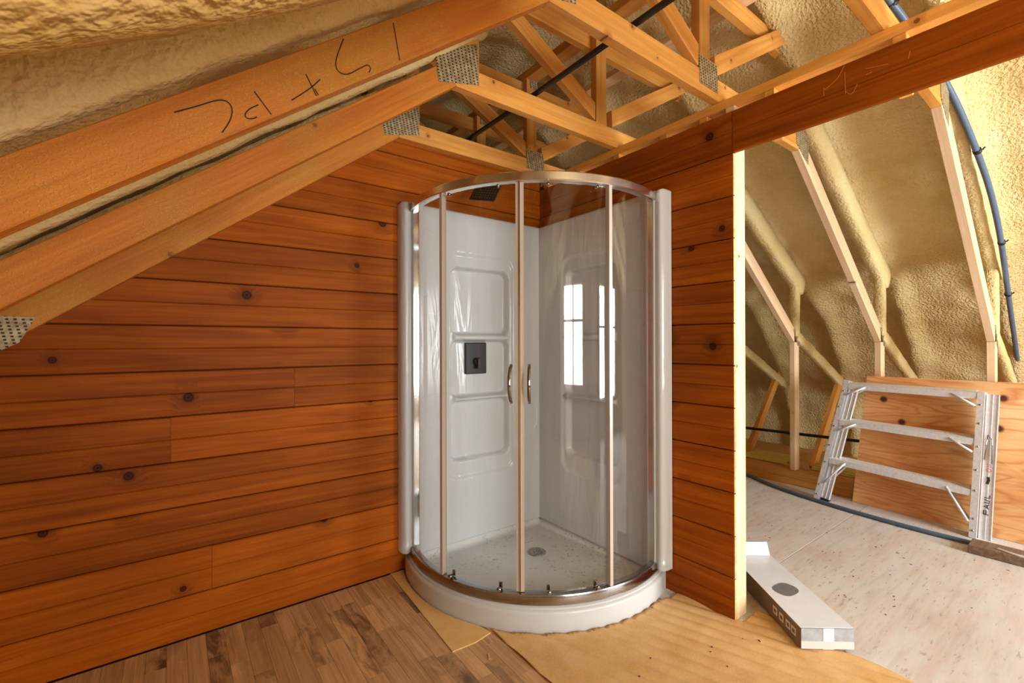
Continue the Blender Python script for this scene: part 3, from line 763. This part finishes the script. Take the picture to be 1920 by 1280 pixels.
# ribbed underlay sheet
def underlay_sheet():
    V = []; F = []; xs = fr(-0.90, 0.185, 190); ys = fr(-3.2, -0.62, 260)
    def edge_ok(x, y):
        r = math.hypot(x-CX, y-CX)
        if r < 0.772: return False
        if y > -0.74-0.15*noise.noise((x*4, 0, 3))-0.0 and x < -0.2: return False
        if x > -0.22 and y > -1.045-0.02*noise.noise((x*14, 2, 0))+0.25*max(0, -0.06-x): return False
        if x > 0.02 and y > YB-0.03: return False
        if x > 0.160+0.02*noise.noise((0, y*5, 1)): return False
        return True
    idx = {}
    def vid(i, j):
        if (i, j) not in idx:
            x, y = xs[i], ys[j]; u = x*0.947+y*0.32
            z = 0.0015+0.0085*abs(math.sin(math.pi*u/0.066))**0.7+0.0014*noise.noise((x*9, y*9, 0))
            idx[(i, j)] = len(V); V.append((x, y, z))
        return idx[(i, j)]
    for i in range(len(xs)-1):
        for j in range(len(ys)-1):
            if edge_ok(0.5*(xs[i]+xs[i+1]), 0.5*(ys[j]+ys[j+1])): F.append((vid(i, j), vid(i+1, j), vid(i+1, j+1), vid(i, j+1)))
    o = from_data('underlay_sheet', V, F, 'underlay', None, True)
    sd = o.modifiers.new('thickness', 'SOLIDIFY'); sd.thickness = 0.0012; sd.offset = 0
    return tag(o, 'ribbed golden underlay sheet spread on the floor in front of the shower', 'underlay')
underlay_sheet()
sp = sheet('wood_splinter', [(-0.995, -0.845), (-1.010, -0.872), (-1.006, -0.874), (-0.991, -0.847)], 0.002, 0.005, 'raw_edge', 'tiny pale wood splinter on the laminate near the board offcut', 'splinter')

# carton by the doorway
def carton():
    W_, L_, H_ = 0.212, 0.66, 0.086
    c = empty('long_carton', (0.020, -1.590, 0.0118)); tag(c, 'long white shrink-wrapped carton lying by the end of the partition', 'box')
    ang = math.atan2(0.78, 0.625)      # local x along its length, local -y across
    c.rotation_euler = (0, 0, ang)
    box('carton_body', 0, L_, -W_, 0, 0, H_-0.001, 'carton_side', c, 0.003, 1)
    box('carton_lid', 0.002, L_, -W_+0.001, -0.001, H_-0.0008, H_+0.0012, 'carton', c)
    box('carton_end', -0.002, 0.001, -W_+0.003, -0.003, 0.003, H_-0.002, 'carton_end', c)
    box('tape', -0.0030, -0.0018, -W_*0.62, -W_*0.42, 0.002, H_, 'white_plastic', c)
    box('end_band', -0.0035, -0.0015, -W_+0.002, -0.002, 0.004, 0.034, 'white_ink', c, 0, 1)
    # raised open flap at the far end
    fl = box('end_flap', 0, 0.066, -W_+0.003, -0.003, 0, 0.003, 'carton', c); fl.location = (L_-0.03, 0, H_); fl.rotation_euler = (0, -D(62), 0)
    fl2 = box('end_flap', 0, 0.06, -W_+0.003, -0.003, 0, 0.003, 'carton_side', c); fl2.location = (L_-0.004, 0, H_); fl2.rotation_euler = (0, -D(50), 0)
    # oval hole in the lid, its dark inside laid on as grey
    n = 28; cx, cy = 0.285, -0.100
    V = [(cx+0.046*math.copysign(abs(math.cos(a))**0.75, math.cos(a)), cy+0.060*math.copysign(abs(math.sin(a))**0.75, math.sin(a)), z) for z in (H_+0.001, H_+0.0018) for a in fr(0, 2*math.pi*(n-1)/n, n)]
    V = [(cx+(x-cx)*0.9-(y-cy)*0.55, cy+(y-cy)*0.85+(x-cx)*0.5, z) for x, y, z in V]
    from_data('oval_hole', V, [tuple(range(n, 2*n)), tuple(range(n-1, -1, -1))]+[(i, (i+1) % n, n+(i+1) % n, n+i) for i in range(n)], 'hole', c)
    # icons on the long side
    for k, x_ in enumerate((0.085, 0.135, 0.185, 0.045)):
        box('printed_icon', x_-0.016, x_+0.016, -0.0005, 0.0012, 0.030, 0.062, 'white_ink', c)
        box('printed_icon', x_-0.009, x_+0.009, -0.0003, 0.0018, 0.038, 0.054, 'carton_side', c)
    return c
carton()

# ------------------------------------------------------------------ far room: sill, plywood sheet, ladder, pipes
s1 = runner('floor_plate', 2.335, 2.475, -2.6, 1.2, 0.0, 0.056, 'lumber', None); tag(s1, 'lower timber floor plate along the foot of the knee posts', 'timber')
s2 = runner('floor_plate', 2.335, 2.475, -2.6, 1.2, 0.057, 0.114, 'lumber', None); tag(s2, 'upper timber floor plate that the knee posts stand on', 'timber')
# leaning plywood: bottom edge (2.25,-1.11) -> (2.18,-2.01), top against the posts
def ply():
    bl, br_ = Vector((2.252, -1.11, 0.002)), Vector((2.135, -2.60, 0.002)); tl, tr_ = Vector((2.318, -1.190, 0.985)), Vector((2.318, -2.68, 0.985))
    ex = (br_-bl).normalized(); L = (br_-bl).length
    V = []; th = 0.018; nrm = Vector((1, 0, -0.07)).normalized()
    o = from_data('plywood_sheet', [bl, br_, tr_, tl, bl+nrm*th, br_+nrm*th, tr_+nrm*th, tl+nrm*th], [(0, 1, 2, 3), (7, 6, 5, 4), (0, 4, 5, 1), (1, 5, 6, 2), (2, 6, 7, 3), (3, 7, 4, 0)], None)
    # re-base so that local x runs along the grain
    R = Matrix.Rotation(math.pi/2, 4, 'Z'); org = Vector((2.25, -1.1, 0))
    inv = (Matrix.Translation(org) @ R).inverted()
    o.data.transform(inv); o.location = org; o.rotation_euler = (0, 0, math.pi/2); o.data.materials.append(M['ply'])
    return tag(o, 'orange knotty plywood sheet leaning against the knee posts behind the ladder', 'plywood')
ply()

def ladder():
    ld = empty('step_ladder', (2.08, -1.37, 0)); tag(ld, 'aluminium three-step ladder section leaning on the plywood sheet', 'ladder')
    O = Vector((2.08, -1.37, 0))
    def frame(p0, p1, yd):
        ez = (p1-p0).normalized(); ey = (Vector((0, yd, 0))-ez*ez.dot(Vector((0, yd, 0)))).normalized(); ex = ey.cross(ez)
        return Matrix(((ex.x, ey.x, ez.x, p0.x-O.x), (ex.y, ey.y, ez.y, p0.y-O.y), (ex.z, ey.z, ez.z, p0.z-O.z), (0, 0, 0, 1)))
    # channel rails: web + two flanges
    rails = {}
    for nm, p0, p1 in (('L', Vector((2.063, -0.932, 0.003)), Vector((2.184, -1.106, 0.953))), ('R', Vector((2.060, -1.790, 0.003)), Vector((2.180, -1.818, 0.925)))):
        L = (p1-p0).length; sy = 1 if nm == 'L' else -1
        m = frame(p0, p1, 1)
        dx = 1 if (m.to_3x3() @ Vector((1, 0, 0))).x > 0 else -1
        bm = bmesh.new()
        xa, xb = (0, 0.105) if dx > 0 else (-0.105, 0)
        # web lies in the side face (x-z), flanges turn inwards
        y_out = 0.028*sy
        addbox(bm, xa, xb, min(y_out, y_out-0.003*sy), max(y_out, y_out-0.003*sy), 0, L, m)
        for xf in (xa, xb-0.003, (xa+xb)/2-0.0015): addbox(bm, xf, xf+0.003, min(y_out, y_out-0.034*sy), max(y_out, y_out-0.034*sy), 0, L, m)
        r = from_bm('side_rail', bm, 'aluminium', ld)
        ya, yb2 = (-0.066, -0.012) if nm == 'L' else (-0.090, -0.034)
        bm = bmesh.new(); q0, q1 = sorted((dx*0.034, dx*0.037)); addbox(bm, q0, q1, ya, yb2, 0.0, L-0.01, m)
        for yy in (ya, yb2-0.003, (ya+yb2)/2-0.002): addbox(bm, *sorted((dx*0.030, dx*0.062)), yy, yy+0.003, 0.0, L-0.01, m)
        leg = from_bm('rear_leg', bm, 'aluminium', ld)
        if nm == 'L':
            bm = bmesh.new(); addbox(bm, *sorted((dx*0.028, dx*0.066)), ya-0.002, yb2+0.002, -0.002, 0.028, m); from_bm('rubber_foot', bm, 'rubber', leg)
        rails[nm] = (m, L, dx, sy, leg)
        # rivets along the front flange
        for kz in (0.05, 0.13, 0.32, 0.46, 0.62, 0.78, 0.91):
            c = m @ Vector(((xa if dx > 0 else xb)-0.0*dx, y_out-0.017*sy, L*kz)); tube('rivet', [c-Vector((0.004, 0, 0)), c+Vector((0.002, 0, 0))], 0.006, 'dark_chrome', r, 8)
    def on(nm, z):
        p0, p1 = {'L': (Vector((2.063, -0.932, 0.003)), Vector((2.184, -1.106, 0.953))), 'R': (Vector((2.060, -1.790, 0.003)), Vector((2.180, -1.818, 0.925)))}[nm]
        return p0.lerp(p1, (z-p0.z)/(p1.z-p0.z))
    for zl, zr, name in ((0.925, 0.918, 'top_cap'), (0.645, 0.622, 'tread'), (0.344, 0.299, 'tread')):
        a, b = on('L', zl)-O, on('R', zr)-O
        a.y -= 0.010; b.y += 0.012
        ex = (b-a).normalized(); L = (b-a).length
        up = Vector((-0.12, 0, 1)); up = (up-ex*up.dot(ex)).normalized(); dn = ex.cross(up)
        if dn.x < 0: dn = -dn
        m = Matrix(((ex.x, dn.x, up.x, a.x), (ex.y, dn.y, up.y, a.y), (ex.z, dn.z, up.z, a.z), (0, 0, 0, 1)))
        bm = bmesh.new()
        addbox(bm, 0, L, -0.004, 0.090, -0.003, 0.0, m)             # top face
        addbox(bm, 0.0, L, -0.004, -0.001, -0.042, -0.003, m)       # front lip
        addbox(bm, 0.0, L, 0.087, 0.090, -0.062, -0.003, m)         # back lip
        for q in (0.015, 0.035, 0.055, 0.075): addbox(bm, 0.0, L, q, q+0.002, 0.0, 0.0015, m)
        tr_ = from_bm(name, bm, 'aluminium', ld)
        for xx, sgn in ((0.10, -1), (L-0.11, 1)):
            p = m @ Vector((xx, -0.008, -0.020)); tube('rivet', [p, p+Vector((0.006, 0, 0))], 0.008, 'aluminium', tr_, 8)
            drop = 0.085 if name != 'tread' or zl > 0.5 else 0.20
            e = on('L' if sgn < 0 else 'R', (zl if sgn < 0 else zr)-drop)-O
            tube('brace', [p+Vector((0.002, 0, 0)), e+Vector((0.0, 0.012*sgn, 0))], 0.0075, 'aluminium', tr_, 8)
            if zl < 0.5 or sgn < 0:
                p2 = m @ Vector((xx+0.02*(-sgn), 0.080, -0.020)); tube('brace', [p2, e+Vector((0.080, 0.012*sgn, -0.02))], 0.0075, 'aluminium', tr_, 8)
    # marker lettering and a folded wire hook on the right rail
    m, L, dx, sy, r = rails['R']
    xface = -0.001 if dx > 0 else 0.001
    mid = 0.058*dx
    def fnr(a, b, o_): v = m @ Vector((xface+(a)*0, 0, 0)); return m @ Vector((mid*0.0+dx*(0.0-o_-0.0), 0.012*sy*0+a, b))
    # handwriting sits on the inner web, turned to run up the rail
    def fnw(a, b, o_): return m @ Vector((dx*(0.0296-o_), -0.062-a, b))
    z0 = 0.16
    strokes = [  # P A U L reading up the rail
        [(-0.012, 0), (0.012, 0)], [(-0.012, 0), (-0.012, 0.018), (0.0, 0.018), (0.0, 0.002)],
        [(0.012, 0.028), (-0.012, 0.038), (0.012, 0.048)], [(0.003, 0.032), (0.003, 0.044)],
        [(-0.012, 0.056), (0.010, 0.056), (0.012, 0.066), (-0.012, 0.070)], [(-0.012, 0.080), (0.012, 0.080), (0.012, 0.094)]]
    for st in strokes: ribbon('marker_letter', [(p[0], z0+p[1]*1.3) for p in st], 0.005, fnw, 'blackink', r)
    ribbon('marker_blot', [(-0.004, z0+0.19), (0.002, z0+0.215), (0.0, z0+0.235)], 0.014, fnw, 'blackink', r)
    for b in (0.0, 0.012): ribbon('red_print', [(-0.010, 0.46+b), (0.010, 0.46+b)], 0.004, fnw, 'redink', r)
    ribbon('red_print', [(0.011*math.cos(a), 0.437+0.011*math.sin(a)) for a in fr(0, 2*math.pi, 14)], 0.003, fnw, 'redink', r)
    tube('wire_hook', [fnw(-0.022, 0.50, 0.004), fnw(-0.012, 0.66, 0.006), fnw(0.008, 0.63, 0.006), fnw(0.012, 0.48, 0.004)], 0.0035, 'dark_chrome', r, 8)
ladder()

tm = box('timber_offcut', -0.07, 0.07, -0.30, 0.30, 0.0, 0.052, 'old_timber', None, 0.003)
tm.location = (1.83, -2.125, 0.0); tag(tm, 'grey weathered timber offcut on the floor by the ladder foot', 'timber')
st = tube('plastic_strip', smooth_path([(1.74, -1.94, 0.055), (1.70, -2.03, 0.056), (1.70, -2.3, 0.056)], 2), 0.007, 'white_plastic', None, 8); st.location = (0.06, 0, 0)
tag(st, 'thin white plastic strip lying over the grey timber offcut', 'plastic strip')
fp = tube('floor_pipe', smooth_path([(2.300, -0.10, 0.016), (2.300, -0.28, 0.016), (2.12, -0.57, 0.016), (1.985, -1.03, 0.016), (1.915, -1.50, 0.016), (1.915, -1.815, 0.016)], 3), 0.0135, 'bluepipe', None, 12)
tag(fp, 'blue-grey flexible pipe curving across the plywood floor', 'pipe')
rp_pts = [(0.30, -1.71, 2.84), (0.609, -1.776, 2.742), (1.04, -1.872, 2.50), (1.445, -1.913, 2.27), (1.757, -1.931, 2.09), (2.152, -1.926, 1.87), (2.661, -1.902, 1.58), (3.336, -1.876, 1.19), (3.80, -1.858, 0.90), (4.1, -1.852, 0.70)]
rp = empty('roof_pipe', (1.04, -1.872, 2.50)); tag(rp, 'blue-grey pipe clipped down the right roof slope', 'pipe')
tube('pipe_run', [Vector(p)-Vector((1.04, -1.872, 2.50)) for p in smooth_path(rp_pts, 3)], 0.0145, 'bluepipe', rp, 12)
for p, q in (((1.445, -1.913, 2.27), (1.757, -1.931, 2.09)), ((2.152, -1.926, 1.87), (2.661, -1.902, 1.58)), ((2.661, -1.902, 1.58), (3.336, -1.876, 1.19)), ((0.56, -1.766, 2.757), (0.609, -1.776, 2.742))):
    p, q = Vector(p), Vector(q); dd = (q-p).normalized(); o_ = p-Vector((1.04, -1.872, 2.50))
    tube('pipe_clip', [o_-dd*0.010, o_+dd*0.010], 0.0185, 'rubber', rp, 14)
    tube('clip_nail', [o_+Vector((0, -0.02, 0.0)), o_+Vector((0.0, -0.030, 0.012))], 0.004, 'rubber', rp, 8)
lp = tube('low_pipe', [(2.90, y, 0.335+0.03*(-y)) for y in fr(-1.9, 0.5, 12)], 0.014, 'rubber', None, 10)
tag(lp, 'thin black pipe running low behind the knee posts', 'pipe')
# ribbed vent panels lying behind the floor plate
def vent(loc, rz, label):
    V = []; F = []; n = 45; W_, L_ = 0.36, 0.42
    for i in range(n):
        x = W_*i/(n-1); z = 0.018*max(0, min(1, 1.6*math.sin(2*math.pi*x/0.09)+0.5))
        V += [(x, 0, z), (x, L_, z)]
    for i in range(n-1): F.append((2*i, 2*i+1, 2*i+3, 2*i+2))
    o = from_data('vent_panel', V, F, 'vent'); o.location = loc; o.rotation_euler = (0, 0, rz)
    sd = o.modifiers.new('thickness', 'SOLIDIFY'); sd.thickness = 0.003
    return tag(o, label, 'vent panel', 'ribbed vent panels')
vent((2.86, -0.10, 0.118), math.radians(180), 'ribbed yellow vent panel behind the floor plate left of the bare knee post')
vent((2.86, -0.72, 0.118), math.radians(180), 'ribbed yellow vent panel seen through the ladder behind the floor plate')
# scraps near the stud foot
sc = box('wood_scrap', -0.05, 0.05, -0.02, 0.02, 0, 0.015, 'brown_handle', None, 0.002); sc.location = (1.55, -0.55, 0.0); sc.rotation_euler = (0, 0, 0.4)
tag(sc, 'small dark wood scrap on the floor just past the partition stud', 'scrap')
tl = box('tool_handle', -0.012, 0.012, -0.02, 0.02, -0.05, 0.05, 'brown_handle', None, 0.008, 2); tl.location = (0.128, -1.292, 1.165); tl.rotation_euler = (D(12), 0, D(0))
tag(tl, 'dark brown tool handle peeking from behind the partition stud', 'tool')
# scratch marks on the header plank
def fnh(a, b, o_): return (-0.02-o_-0.0004, a, b)
for stt in [[(-1.754, 2.279), (-1.731, 2.237), (-1.688, 2.218)], [(-1.755, 2.256), (-1.758, 2.172)], [(-1.756, 2.184), (-1.778, 2.158), (-1.794, 2.193)], [(-1.688, 2.226), (-1.687, 2.196)], [(-1.818, 2.237), (-1.884, 2.222)], [(-1.821, 2.214), (-1.838, 2.216)], [(-1.943, 2.237), (-1.938, 2.213)]]:
    ribbon('scratch_mark', smooth_path([(p[0], p[1], 0) for p in stt], 2), 0.0016, fnh, 'scratch', wall_b)

# crumbs of debris swept over the floors
bm = bmesh.new(); rnd = random.Random(5)
for k in range(64):
    if k % 5: x, y, z = rnd.uniform(0.45, 1.70), rnd.uniform(-2.2, -0.5), 0.0
    else: x, y, z = rnd.uniform(-0.75, 0.0), rnd.uniform(-1.9, -1.2), 0.0102
    a = rnd.uniform(0, 6.28); L_ = rnd.choice((0.0015, 0.002, 0.003, 0.006)); w_ = rnd.uniform(0.001, 0.003)
    addbox(bm, -L_, L_, -w_, w_, 0, 0.002, Matrix.Translation((x, y, z)) @ Matrix.Rotation(a, 4, 'Z'))
cr = from_bm('floor_crumbs', bm, 'brown_handle'); tag(cr, 'dark crumbs of debris scattered over the floor sheets', 'debris', None, 'stuff')
